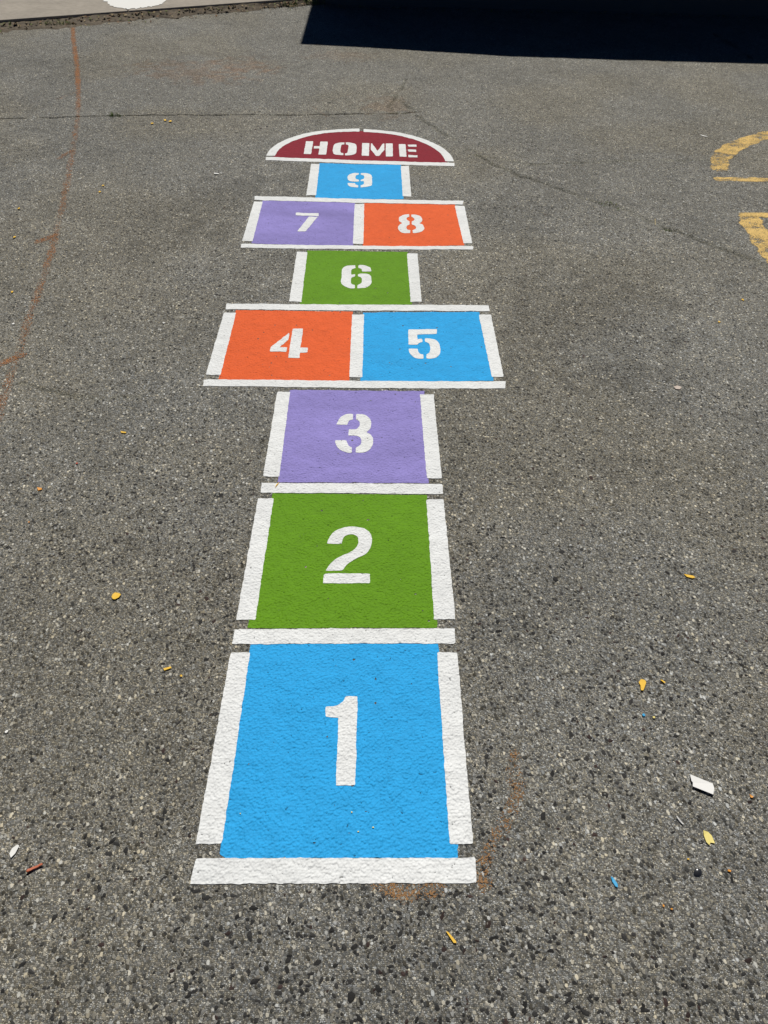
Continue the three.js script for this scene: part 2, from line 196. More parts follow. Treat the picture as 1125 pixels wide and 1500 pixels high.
// outlines in millimetres on the ground (x, z); a point after ~ lies on a curve, the others are corners
const STENCIL = {
  1: ['12,-385 39,-385 37,-171 -4,-171 -3,-331 -33,-332 -33,-356 ~-8,-361 ~6,-372'],
  2: ['-53,-864 ~-50,-884 ~-40,-904 ~-24,-921 ~-5,-929 ~17,-931 ~41,-929 ~59,-918 ~69,-900 ~71,-879 ~68,-856 ~58,-833 ~41,-817 ~20,-803 ~4,-788 -6,-767 -53,-767 ~-44,-786 ~-30,-805 ~-12,-819 ~9,-832 ~26,-847 ~33,-864 ~34,-878 ~31,-893 ~18,-902 ~4,-900 ~-6,-893 ~-11,-880 -12,-864', '-57,-756 66,-757 67,-724 -57,-722'],
  3: ['-46,-1403 ~-42,-1420 ~-33,-1442 ~-19,-1456 ~-6,-1461 7,-1461 6,-1431 ~-4,-1426 ~-8,-1414 -11,-1402', '-49,-1319 -11,-1320 ~-7,-1301 ~-1,-1289 7,-1285 7,-1257 ~-8,-1259 ~-25,-1267 ~-39,-1285 ~-47,-1304', '18,-1461 ~36,-1459 ~53,-1451 ~64,-1434 ~69,-1410 ~66,-1387 53,-1364 ~66,-1350 ~74,-1329 ~74,-1307 ~68,-1285 ~54,-1265 ~37,-1259 18,-1257 19,-1285 ~29,-1291 ~35,-1303 ~36,-1318 ~34,-1331 ~25,-1342 ~12,-1345 -6,-1345 -6,-1377 ~15,-1379 ~24,-1385 ~30,-1400 ~29,-1417 ~24,-1426 19,-1429'],
  4: ['-249,-1979 -249,-1926 -277,-1871 -249,-1870 -248,-1840 -311,-1841 -311,-1870', '-239,-2007 -198,-2009 -199,-1872 -171,-1871 -171,-1839 -198,-1838 -197,-1799 -239,-1799'],
  5: ['212,-2016 324,-2019 322,-1984 245,-1981 245,-1944 263,-1949 263,-1923 ~251,-1915 241,-1903 209,-1902', '274,-1952 ~295,-1949 ~314,-1939 ~325,-1917 ~328,-1891 ~328,-1863 ~323,-1836 ~311,-1817 ~296,-1809 273,-1806 274,-1835 ~284,-1846 ~290,-1865 ~291,-1890 ~286,-1914 274,-1926', '208,-1874 242,-1875 ~244,-1854 ~251,-1839 263,-1836 261,-1804 ~240,-1806 ~222,-1821 ~211,-1846'],
  6: ['-4,-2551 ~-23,-2547 ~-44,-2539 ~-59,-2518 ~-63,-2488 ~-62,-2444 ~-63,-2395 ~-56,-2367 ~-39,-2348 ~-22,-2340 -3,-2341 -3,-2372 ~-14,-2375 ~-21,-2393 ~-21,-2421 ~-17,-2434 -4,-2443 -4,-2466 -20,-2461 ~-22,-2486 ~-20,-2508 ~-14,-2516 -4,-2523', '8,-2551 ~29,-2551 ~48,-2542 ~62,-2524 66,-2493 26,-2492 ~24,-2510 ~17,-2519 9,-2523', '8,-2469 ~30,-2473 ~50,-2469 ~63,-2453 ~67,-2428 ~67,-2392 ~59,-2368 ~44,-2350 ~28,-2345 8,-2341 7,-2369 ~17,-2378 ~26,-2393 ~25,-2426 ~20,-2440 9,-2445'],
  7: ['-308,-3093 -196,-3095 -194,-3059 -307,-3062', '-241,-3049 -199,-3049 -246,-2885 -286,-2883'],
  8: ['253,-3101 ~237,-3098 ~218,-3089 ~205,-3069 ~200,-3041 ~202,-3018 217,-2997 ~202,-2981 ~194,-2956 ~195,-2928 ~205,-2902 ~222,-2888 ~237,-2888 251,-2887 252,-2921 ~239,-2926 ~234,-2945 ~238,-2968 251,-2983 252,-3020 ~243,-3029 ~238,-3045 ~242,-3063 252,-3072', '262,-3101 ~283,-3100 ~303,-3089 ~313,-3068 ~315,-3042 ~310,-3017 299,-2999 ~313,-2986 ~320,-2960 ~321,-2941 ~311,-2914 ~294,-2897 ~276,-2889 264,-2888 263,-2920 ~273,-2930 ~281,-2947 ~278,-2969 262,-2984 262,-3019 ~272,-3029 ~278,-3045 ~272,-3064 263,-3075'],
  9: ['-5,-3643 ~-27,-3642 ~-49,-3626 ~-64,-3596 ~-64,-3555 ~-56,-3529 ~-39,-3516 -3,-3517 -4,-3544 ~-19,-3555 ~-22,-3581 ~-18,-3606 -5,-3616', '-63,-3494 -22,-3494 ~-20,-3473 -5,-3462 -5,-3435 ~-27,-3436 ~-49,-3446 ~-59,-3466', '5,-3643 ~31,-3643 ~53,-3632 ~65,-3610 ~68,-3577 ~68,-3520 ~67,-3478 ~52,-3452 ~29,-3440 8,-3436 7,-3465 ~18,-3475 ~24,-3489 23,-3524 7,-3521 6,-3542 23,-3557 ~26,-3584 ~21,-3608 6,-3618'],
  H: ['-326,-4131 -283,-4129 -283,-3910 -325,-3912', '-241,-4128 -196,-4127 -196,-3909 -241,-3911 -240,-4006 -273,-4008 -273,-4046 -241,-4045'],
  O: ['-98,-4125 ~-130,-4117 ~-156,-4090 ~-161,-4028 ~-160,-3957 ~-148,-3923 ~-123,-3912 -97,-3910 -98,-3939 ~-112,-3950 ~-117,-3980 ~-116,-4041 ~-113,-4082 -97,-4093', '-89,-4125 ~-58,-4122 ~-33,-4103 ~-25,-4067 ~-24,-3966 ~-37,-3925 ~-61,-3909 -88,-3907 -89,-3937 ~-76,-3948 ~-74,-3983 ~-71,-4054 ~-75,-4084 -88,-4092'],
  M: ['8,-4124 51,-4124 49,-3906 8,-3908', '60,-4119 67,-4120 99,-3988 132,-4119 141,-4119 139,-4011 109,-3913 90,-3911 60,-4009', '148,-4120 190,-4120 187,-3908 147,-3905'],
  E: ['226,-4114 266,-4114 266,-3903 226,-3904', '277,-4107 332,-4108 330,-4071 282,-4071', '276,-4025 327,-4026 324,-3987 280,-3990', '276,-3935 329,-3933 329,-3897 277,-3898'],
};
function outline(text) {
  const P = text.split(' ').map((s) => { const c = s[0] === '~'; const [x, z] = (c ? s.slice(1) : s).split(',').map(Number); return { x: x / 1000, z: z / 1000, c }; }), n = P.length, out = [];
  const tan = (i, other) => P[i].c ? [(P[(i + 1) % n].x - P[(i + n - 1) % n].x) / 2, (P[(i + 1) % n].z - P[(i + n - 1) % n].z) / 2] : [0, 0].map((_, k) => k ? Math.sign(other) * (P[(i + other + n) % n].z - P[i].z) : Math.sign(other) * (P[(i + other + n) % n].x - P[i].x));
  for (let i = 0; i < n; i++) {
    const a = P[i], b = P[(i + 1) % n]; out.push([a.x, a.z]);
    if (!a.c && !b.c) continue;
    const ta = tan(i, 1), tb = tan((i + 1) % n, -1);
    for (let k = 1; k < 4; k++) { const t = k / 4, t2 = t * t, t3 = t2 * t, h1 = 2 * t3 - 3 * t2 + 1, h2 = t3 - 2 * t2 + t, h3 = -2 * t3 + 3 * t2, h4 = t3 - t2; out.push([h1 * a.x + h2 * ta[0] + h3 * b.x + h4 * tb[0], h1 * a.z + h2 * ta[1] + h3 * b.z + h4 * tb[1]]); }
  }
  return out;
}

const court = new THREE.Group(); put(court, 'hopscotch_court');
tag(court, 'brightly painted hopscotch court numbered 1 to 9 with maroon half-circle reading HOME', 'hopscotch court');
const PANELS = [                                               // number, colour, corners far-left, far-right, near-right, near-left
  ['1', 'blue', 'blue', [[-0.226, -0.53], [0.236, -0.533], [0.235, -0.06], [0.246, -0.052], [0.243, -0.024], [-0.212, -0.024], [-0.228, -0.032]]],
  ['2', 'green', 'green', [[-0.224, -1.067], [0.236, -1.067], [0.237, -0.581], [-0.24, -0.576]]],
  ['3', 'purple', 'purple', [[-0.217, -1.598], [0.254, -1.601], [0.244, -1.119], [-0.214, -1.117]]],
  ['4', 'orange', 'orange', [[-0.477, -2.143], [-0.008, -2.149], [-0.01, -1.652], [-0.473, -1.654]]],
  ['5', 'blue', 'blue', [[0.034, -2.143], [0.506, -2.159], [0.507, -1.667], [0.028, -1.653]]],
  ['6', 'green', 'green', [[-0.227, -2.69], [0.232, -2.692], [0.235, -2.21], [-0.225, -2.197]]],
  ['7', 'purple', 'purple', [[-0.488, -3.232], [-0.017, -3.232], [-0.018, -2.742], [-0.486, -2.745]]],
  ['8', 'orange', 'orange', [[0.026, -3.231], [0.491, -3.231], [0.499, -2.761], [0.026, -2.742]]],
  ['9', 'blue', 'blue', [[-0.228, -3.777], [0.231, -3.778], [0.231, -3.289], [-0.224, -3.28]]],
];
for (const [n, colour, mat, loop] of PANELS) {
  const p = brush('painted_square', [loop], 0.0008, M[mat], court, true);
  p.userData.label = `${colour} painted square with white stencilled numeral ${n}`;
  brush('numeral', STENCIL[n].map(outline), 0.0016, M.white, p).userData.label = `white stencilled numeral ${n}`;
}
{ // HOME
  const arc = (r, a0, a1, n = 40) => Array.from({ length: n + 1 }, (_, k) => { const a = lerp(a0, a1, k / n); return [r * Math.cos(a), -3.842 - r * Math.sin(a) + 0.012 * Math.cos(a)]; });
  const p = brush('painted_half_circle', [[...arc(0.497, 0.02, Math.PI - 0.02), [-0.49, -3.842], [0.486, -3.812]]], 0.0008, M.maroon, court, true);
  p.userData.label = 'maroon painted half-circle reading HOME in white';
  for (const l of 'HOME') brush('letter', STENCIL[l].map(outline), 0.0016, M.white, p).userData.label = `white stencilled letter ${l}`;
  brush('arc_line', [[...arc(0.535, 0.028, Math.PI / 2 - 0.026), ...arc(0.485, 0.028, Math.PI / 2 - 0.028).reverse()]], 0.0016, M.white, court);
  brush('arc_line', [[...arc(0.535, Math.PI / 2 + 0.02, Math.PI - 0.03), ...arc(0.485, Math.PI / 2 + 0.022, Math.PI - 0.03).reverse()]], 0.0016, M.white, court);
}
const LINES = [
  [[-0.273, -0.024], [0.277, -0.024], [0.276, 0.023], [-0.275, 0.023]],
  [[-0.271, -0.573], [0.281, -0.579], [0.278, -0.533], [-0.270, -0.529]],
  [[-0.261, -1.112], [0.285, -1.116], [0.285, -1.071], [-0.261, -1.069]],
  [[-0.524, -1.653], [0.549, -1.662], [0.541, -1.617], [-0.520, -1.612]],
  [[-0.521, -2.193], [0.550, -2.214], [0.548, -2.165], [-0.519, -2.147]],
  [[-0.531, -2.738], [0.541, -2.755], [0.534, -2.721], [-0.529, -2.699]],
  [[-0.531, -3.285], [0.539, -3.280], [0.531, -3.233], [-0.529, -3.233]],
  [[-0.534, -3.850], [0.535, -3.818], [0.531, -3.768], [-0.532, -3.800]],
  [[-0.271, -0.504], [-0.224, -0.504], [-0.226, -0.052], [-0.277, -0.051]],
  [[0.231, -0.507], [0.281, -0.507], [0.276, -0.051], [0.229, -0.051]],
  [[-0.265, -1.045], [-0.219, -1.045], [-0.222, -0.602], [-0.270, -0.602]],
  [[0.233, -1.047], [0.284, -1.048], [0.284, -0.607], [0.230, -0.607]],
  [[-0.259, -1.584], [-0.214, -1.585], [-0.211, -1.140], [-0.260, -1.141]],
  [[0.238, -1.580], [0.286, -1.581], [0.285, -1.141], [0.239, -1.141]],
  [[-0.521, -2.120], [-0.473, -2.122], [-0.470, -1.682], [-0.522, -1.683]],
  [[-0.010, -2.125], [0.038, -2.127], [0.036, -1.678], [-0.011, -1.679]],
  [[0.501, -2.135], [0.551, -2.138], [0.545, -1.690], [0.502, -1.689]],
  [[-0.272, -2.672], [-0.224, -2.671], [-0.220, -2.219], [-0.270, -2.222]],
  [[0.228, -2.674], [0.276, -2.676], [0.275, -2.234], [0.229, -2.232]],
  [[-0.528, -3.213], [-0.484, -3.216], [-0.483, -2.767], [-0.531, -2.768]],
  [[-0.020, -3.218], [0.029, -3.221], [0.029, -2.764], [-0.020, -2.764]],
  [[0.489, -3.217], [0.539, -3.216], [0.537, -2.785], [0.496, -2.784]],
  [[-0.273, -3.757], [-0.226, -3.760], [-0.221, -3.314], [-0.271, -3.311]],
  [[0.229, -3.758], [0.274, -3.761], [0.272, -3.322], [0.227, -3.324]],
];
for (const q of LINES) brush('border_line', [q], 0.0016, M.white, court);

// ---------------------------------------------------------------- old faded marks: alpha is how much of the sprayed coat is left
const worn = (r, g, b) => new THREE.MeshPhysicalMaterial({ color: new THREE.Color().setRGB(r, g, b), alphaMap: grainMap, alphaTest: 0.3, vertexColors: true, bumpMap, bumpScale: 0.0026, roughness: 0.9, specularIntensity: 0.35 });
const Mworn = { yellow: worn(0.78, 0.54, 0.2), orange: worn(0.4, 0.18, 0.075), rust: worn(0.3, 0.17, 0.08), white: worn(0.5, 0.5, 0.47) };
function stroke(name, pts, width, lift, mat, parent, strength, soft = 0.35) {
  const box = boxOf([pts], width * 0.8), f = (x, z) => width * 0.75 - lineDist(x, z, pts);
  return put(new THREE.Mesh(coat(f, box, lift, (x, z) => clamp(strength(x, z) * ss(width * 0.5 * (1 + soft), width * 0.5 * (1 - soft), lineDist(x, z, pts) + width * 0.25 * (fbm(x * 25, z * 25, 91, 2) - 0.5)), 0, 1)), mat), name, parent);
}
const yellowCourt = new THREE.Group(); put(yellowCourt, 'faded_court_outline');
tag(yellowCourt, 'worn yellow painted court outline with curved end, mostly out of view', 'court marking');
const spline = (pts, n = 40) => new THREE.CatmullRomCurve3(pts.map(([x, z]) => new THREE.Vector3(x, 0, z))).getPoints(n).map((v) => [v.x, v.z]);
const wearY = (k) => (x, z) => k * (0.2 + 1.0 * fbm(x * 14, z * 26, 95, 3));
stroke('curved_line', spline([[2.06, -3.83], [2.14, -4.02], [2.29, -4.205], [2.5, -4.375], [2.68, -4.49], [2.9, -4.57], [3.15, -4.57], [3.4, -4.46], [3.6, -4.25], [3.7, -3.9]]), 0.115, 0.0012, Mworn.yellow, yellowCourt, wearY(1.0), 0.12);
stroke('straight_line', [[2.0, -3.665], [3.7, -3.655]], 0.062, 0.0012, Mworn.yellow, yellowCourt, wearY(0.95), 0.12);
stroke('straight_line', [[1.985, -3.15], [1.935, -2.72], [1.93, -2.2]], 0.115, 0.0012, Mworn.yellow, yellowCourt, wearY(1.2), 0.1);
stroke('straight_line', [[1.97, -3.185], [3.3, -3.2]], 0.06, 0.0016, Mworn.yellow, yellowCourt, wearY(1.1), 0.1);

const sprayLine = new THREE.Group(); put(sprayLine, 'sprayed_survey_line');
tag(sprayLine, 'faded orange sprayed line with short side ticks running from the concrete walk', 'spray marking');
const sprayPts = spline([[-2.51, -6.93], [-2.336, -6.352], [-2.085, -5.566], [-1.89, -4.913], [-1.742, -4.364], [-1.643, -3.949], [-1.538, -3.489], [-1.443, -3.054], [-1.384, -2.753], [-1.345, -2.549], [-1.297, -2.246], [-1.267, -2.031], [-1.225, -1.815], [-1.196, -1.62], [-1.168, -1.463], [-1.14, -1.2]], 60);
stroke('line', sprayPts, 0.05, 0.001, Mworn.orange, sprayLine, (x, z) => lerp(0.6, 0.47, ss(-5.4, -4.2, z)) + 0.12 * (fbm(x * 7, z * 7, 97) - 0.5), 0.6);
for (const [a, b, s] of [[[-2.49, -6.78], [-2.62, -6.3], 0.36], [[-1.92, -4.99], [-2.0, -4.83], 0.42], [[-1.632, -3.88], [-1.665, -3.75], 0.5], [[-1.385, -2.79], [-1.445, -2.72], 0.55], [[-1.21, -1.79], [-1.265, -1.73], 0.54]]) stroke('tick', [a, b], 0.05, 0.0018, Mworn.orange, sprayLine, () => s, 0.6);
const sprayNear = new THREE.Group(); put(sprayNear, 'sprayed_arc');
tag(sprayNear, 'faint rusty orange sprayed arc beside the near corner of the square numbered 1', 'spray marking');
stroke('arc', spline([[0.382, -0.24], [0.378, -0.159], [0.363, -0.115], [0.337, -0.08], [0.305, -0.04], [0.29, 0.0], [0.292, 0.03]], 30), 0.05, 0.001, Mworn.rust, sprayNear, (x, z) => 0.4 + 0.2 * fbm(x * 40, z * 40, 99), 0.8);
tag(stroke('sprayed_smudge', spline([[0.085, 0.022], [0.13, 0.036], [0.165, 0.036], [0.195, 0.026]], 12), 0.055, 0.0007, Mworn.rust, scene, (x, z) => 0.46 + 0.2 * fbm(x * 40, z * 40, 98), 0.8), 'rusty orange sprayed smudge against the front white line of the hopscotch', 'spray marking');
const farSpray = new THREE.Group(); put(farSpray, 'sprayed_arrow');
tag(farSpray, 'faint orange sprayed arrow shape on the asphalt beyond the HOME half-circle', 'spray marking');
stroke('stroke', [[-0.05, -5.1], [-0.36, -4.86]], 0.035, 0.001, Mworn.orange, farSpray, () => 0.42, 0.8);
stroke('stroke', [[-0.36, -4.86], [-0.22, -4.6]], 0.03, 0.001, Mworn.orange, farSpray, () => 0.44, 0.8);
tag(stroke('chalk_scuff', [[-0.77, -4.0], [-0.66, -3.98]], 0.14, 0.001, Mworn.white, scene, () => 0.4, 0.9), 'pale chalky scuff on asphalt left of the HOME half-circle', 'scuff mark');

// ---------------------------------------------------------------- stones set in the asphalt (nobody could count them)
{
  const variants = []; const r0 = rng(5);
  for (let v = 0; v < 5; v++) { const g = new THREE.IcosahedronGeometry(1, 1), p = g.attributes.position; for (let i = 0; i < p.count; i++) { const x = p.getX(i), y = p.getY(i), z = p.getZ(i), k = 0.8 + 0.5 * (hash2(Math.round(x * 50), Math.round(z * 50) + Math.round(y * 50) * 131, v) - 0.3) * 0.7; p.setXYZ(i, x * k, y * (0.9 + 0.1 * k), z * k); } g.computeVertexNormals(); variants.push(g); r0(); }
  const under = (x, z, m) => painted.some(({ f, box }) => x > box[0] - m && x < box[2] + m && z > box[1] - m && z < box[3] + m && f(x, z) > -m);
  const M4 = new THREE.Matrix4(), Q = new THREE.Quaternion(), E = new THREE.Euler(), S = new THREE.Vector3(), V = new THREE.Vector3(), C = new THREE.Color();
  const stone = new THREE.MeshPhysicalMaterial({ color: 0xffffff, roughness: 0.85, specularIntensity: 0.5, bumpMap, bumpScale: 0.0004 });
  function strew(name, seed, count, size, tone, proud, gate) {
    const r = rng(seed), lists = variants.map(() => []);
    for (let k = 0; k < count; k++) {
      const z = 0.5 - 8 * Math.pow(r(), 1.35), half = 0.78 + 0.44 * (0.5 - z), x = 0.1 + half * (2 * r() - 1), s = size(r(), r()), a = r(), b = r(), c = r(), d = r(), e = r();
      if (r() > gate(x, z) || under(x, z, s * 0.8)) continue;
      E.set((a - 0.5) * 0.5, b * 6.283, (c - 0.5) * 0.5); Q.setFromEuler(E); const flat = 0.55 + 0.3 * d; S.set(s * (0.8 + 0.75 * e), s * flat, s * (1.1 - 0.4 * e));
      V.set(x, heightAt(x, z) - s * flat + proud(d) , z); M4.compose(V, Q, S); lists[k % variants.length].push([M4.toArray(), tone(a * 0.37 + b * 0.63 - Math.floor(a * 0.37 + b * 0.63), c)]);
    }
    lists.forEach((L, v) => { const im = new THREE.InstancedMesh(variants[v], stone, L.length); L.forEach(([m, c], i) => { im.setMatrixAt(i, M4.fromArray(m)); im.setColorAt(i, C.setRGB(...c)); }); put(im, name, ground); im.userData.kind = 'stuff'; });
  }
  const clump = (x, z) => ss(0.36, 0.66, fbm(x * 3.1 + 5, z * 3.1, 111, 3));
  strew('dark_pebbles', 501, 38000, (a) => 0.0042 + 0.0125 * Math.pow(a, 2.4), (a, b) => { const t = 0.02 + 0.036 * a; return b > 0.92 ? [t * 1.5, t * 1.0, t * 0.9] : [t, t * 0.98, t * 0.95]; }, (d) => 0.0006 + 0.0010 * d, (x, z) => 0.1 + 0.55 * clump(x, z) + 0.5 * Math.max(0, 1 - ellipse(x, z, -0.72, -3.2, 0.3, 0.5), 1 - ellipse(x, z, 1.0, -2.15, 0.5, 0.6)));
  strew('grey_pebbles', 502, 60000, (a) => 0.0024 + 0.0042 * Math.pow(a, 2), (a, b) => { const t = 0.17 + 0.25 * a * a, w = (b - 0.4) * 0.2; return [t * (1 + w * 0.5), t * 0.97, t * (0.88 - w * 0.6)]; }, (d) => 0.0005 + 0.0009 * d, () => 0.8);
}

// ---------------------------------------------------------------- concrete walk, its slabs, and the dirt along it
const noiseTex = (n, fn, srgb = true) => { const d = new Uint8Array(n * n * 4); for (let j = 0; j < n; j++) for (let i = 0; i < n; i++) { const c = fn(i, j), p = (j * n + i) * 4; d[p] = toS(c[0]); d[p + 1] = toS(c[1]); d[p + 2] = toS(c[2]); d[p + 3] = 255; } return dataTex(d, n, n, srgb); };
const tileNoise = (i, j, n, cells, s) => { const x = i / n * cells, y = j / n * cells, xi = Math.floor(x), yi = Math.floor(y), fx = x - xi, fy = y - yi, h = (a, b) => hash2((a + cells) % cells, (b + cells) % cells, s); return lerp(lerp(h(xi, yi), h(xi + 1, yi), fx), lerp(h(xi, yi + 1), h(xi + 1, yi + 1), fx), fy); };
const concreteMap = noiseTex(512, (i, j) => { const m = 0.285 * (0.72 + 0.2 * tileNoise(i, j, 512, 7, 1) + 0.22 * tileNoise(i, j, 512, 40, 2) + 0.3 * hash2(i, j, 3)); return [m * 1.04, m * 0.94, m * 0.8]; });
const concreteMat = new THREE.MeshPhysicalMaterial({ specularIntensity: 0.3, map: concreteMap, roughness: 0.9, bumpMap: concreteMap, bumpScale: 0.001 });
function prism(pts, y0, y1, bevel = 0.004) {                    // a slab from its plan outline, edges eased
  const s = new THREE.Shape(pts.map(([x, z]) => new THREE.Vector2(x, -z)));
  const g = new THREE.ExtrudeGeometry(s, { depth: y1 - y0 - 2 * bevel, bevelEnabled: true, bevelThickness: bevel, bevelSize: bevel, bevelOffset: -bevel, bevelSegments: 2 });
  g.rotateX(-Math.PI / 2); g.translate(0, y0 + bevel, 0); return g;
}
const walk = new THREE.Group(); put(walk, 'concrete_walk'); walk.userData.kind = 'structure'; walk.userData.label = 'raised concrete walk with a saw-cut joint and paint spills beyond the asphalt';
const wu = [0.8936, -0.4489], wn = [-0.4489, -0.8936];          // along the walk's edge, and away from the asphalt
const wpt = (s, t) => [-2.09 + wu[0] * s + wn[0] * t, -7.208 + wu[1] * s + wn[1] * t];
const slabTop = 0.055;
for (const [a, b] of [[-4.8, -3.2], [-3.2, -1.6], [-1.6, 0], [0, 1.92]]) {
  const e = 0.004; const far = b > 1 ? [[-0.47, wpt(1.813, 0)[1]], [-0.47, -9.6]] : [wpt(b - e, 0), wpt(b - e, 1.8)];
  put(new THREE.Mesh(prism([wpt(a + e, 0), far[0], far[1], wpt(a + e, 1.8)], -0.05, slabTop, 0.006), concreteMat), 'slab', walk);
}
const spillMat = new THREE.MeshStandardMaterial({ color: new THREE.Color().setRGB(0.72, 0.72, 0.69), roughness: 0.7, bumpMap: concreteMap, bumpScale: 0.0008 });
const tealMat = new THREE.MeshStandardMaterial({ color: new THREE.Color().setRGB(0.5, 0.7, 0.62), roughness: 0.7 });
function blob(pts, y) { const s = new THREE.Shape(); const c = new THREE.CatmullRomCurve3(pts.map(([x, z]) => new THREE.Vector3(x, 0, z)), true).getPoints(90); s.setFromPoints(c.map((v, k) => new THREE.Vector2(v.x + 0.03 * (hash2(k, 1, 9) - 0.5), -v.z + 0.05 * (hash2(k, 2, 9) - 0.5)))); const g = new THREE.ShapeGeometry(s); g.rotateX(-Math.PI / 2); g.translate(0, y, 0); return g; }
tag(put(new THREE.Mesh(blob([wpt(0.0, 0.06), wpt(0.16, 0.07), wpt(0.34, 0.16), wpt(0.44, 0.4), wpt(0.42, 0.9), wpt(0.2, 1.1), wpt(-0.05, 0.8), wpt(-0.1, 0.3)], slabTop + 0.003), spillMat), 'paint_spill'), 'white paint spill on the concrete walk at the slab joint', 'paint spill');
tag(put(new THREE.Mesh(blob([wpt(1.42, 0.06), wpt(1.62, 0.05), wpt(1.75, 0.2), wpt(1.6, 0.5), wpt(1.4, 0.3)], slabTop + 0.003), tealMat), 'paint_spill'), 'pale teal paint spill on the concrete walk by the dark building', 'paint spill');
{ // chalk scribble between them
  const g = [], r = rng(31); let q = [0.72, 0.24], a = 0.2; const pts = [];
  for (let k = 0; k < 34; k++) { const p = wpt(...q); pts.push(new THREE.Vector3(p[0], slabTop, p[1])); a += (r() - 0.5) * 2.4; q = [clamp(q[0] + 0.03 * Math.cos(a) + 0.007, 0.68, 1.05), clamp(q[1] + 0.04 * Math.sin(a), 0.1, 0.42)]; }
  const t = new THREE.TubeGeometry(new THREE.CatmullRomCurve3(pts), 160, 0.006, 5); t.scale(1, 0.3, 1); t.translate(0, slabTop * 0.7 + 0.0012, 0); g.push(t);
  tag(put(new THREE.Mesh(mergeGeometries(g), spillMat), 'chalk_scribble'), 'white chalk scribble on the concrete walk between the two paint spills', 'chalk drawing');
}
// dirt and dead leaves gathered against the kerb
const dirtMat = new THREE.MeshStandardMaterial({ map: noiseTex(256, (i, j) => { const m = 0.5 + 0.5 * tileNoise(i, j, 256, 24, 4) + 0.4 * (hash2(i, j, 6) - 0.5); return [0.15 * m, 0.122 * m, 0.088 * m]; }), roughness: 1 });
{
  const pos = [], uv = [], idx = [], n = 160, m = 7;
  for (let k = 0; k <= n; k++) for (let q = 0; q <= m; q++) {
    const s = -4.8 + (k / n) * 6.75, wide = (0.03 + 0.16 * fbm(s * 2.2, 1, 15, 2) + 0.1 * vnoise(s * 17, 2, 18)) * (s > 0.4 ? 0.8 : 1), t = -wide * (1 - q / m) + (q === m ? 0.01 : 0), [x, z] = wpt(s, t), f = q / m;
    pos.push(x, heightAt(x, z) + (q === 0 ? -0.004 : 0.003 + (s > -0.3 ? 0.038 : 0.012 + 0.026 * vnoise(s * 3, 4, 19)) * f * f + 0.014 * (fbm(s * 30, q * 1.7, 16) - 0.3)), z); uv.push(x * 2, z * 2);
    if (k < n && q < m) { const a = k * (m + 1) + q; idx.push(a, a + m + 1, a + 1, a + 1, a + m + 1, a + m + 2); }
  }
  const g = new THREE.BufferGeometry(); g.setAttribute('position', new THREE.Float32BufferAttribute(pos, 3)); g.setAttribute('uv', new THREE.Float32BufferAttribute(uv, 2)); g.setIndex(idx); g.computeVertexNormals();
  const d = put(new THREE.Mesh(g, dirtMat), 'dirt_strip'); d.userData.kind = 'structure'; d.userData.label = 'strip of brown dirt against the edge of the concrete walk';
  const leaf = new THREE.BufferGeometry(); leaf.setAttribute('position', new THREE.Float32BufferAttribute([-1, 0, 0, -0.2, 0.15, 0.45, 0.5, 0.2, 0.3, 1, 0, 0, 0.3, 0.25, -0.35, -0.4, 0.1, -0.4], 3)); leaf.setIndex([0, 1, 5, 1, 2, 5, 2, 4, 5, 2, 3, 4]); leaf.computeVertexNormals();
  const im = new THREE.InstancedMesh(leaf, new THREE.MeshStandardMaterial({ color: 0xffffff, roughness: 0.95, side: THREE.DoubleSide }), 900), r = rng(91), M4 = new THREE.Matrix4(), C = new THREE.Color();
  for (let k = 0; k < 900; k++) {
    const onWall = k > 600, s = -3.4 + 5.3 * r(), t = -0.02 - 0.24 * r() * r(), [x, z] = onWall ? [-0.5 + 5.2 * r(), -7.9 + 0.16 * r() * r()] : wpt(s, t), sz = 0.007 + 0.012 * r();
    M4.compose(new THREE.Vector3(x, heightAt(x, z) + 0.006 + 0.03 * ss(-0.2, 0, t) * (onWall ? 0.3 : 1), z), new THREE.Quaternion().setFromEuler(new THREE.Euler(r() - 0.5, r() * 6.28, r() - 0.5)), new THREE.Vector3(sz, sz, sz * (0.5 + r()))); im.setMatrixAt(k, M4);
    const q = r(); im.setColorAt(k, q < 0.3 ? C.setRGB(0.3, 0.23, 0.13) : q < 0.75 ? C.setRGB(0.2, 0.12, 0.065) : C.setRGB(0.13, 0.15, 0.05));
  }
  put(im, 'dead_leaves'); im.userData.kind = 'stuff'; im.userData.label = 'brown dead leaf litter along the walk and the wall'; im.userData.category = 'leaf litter';
}

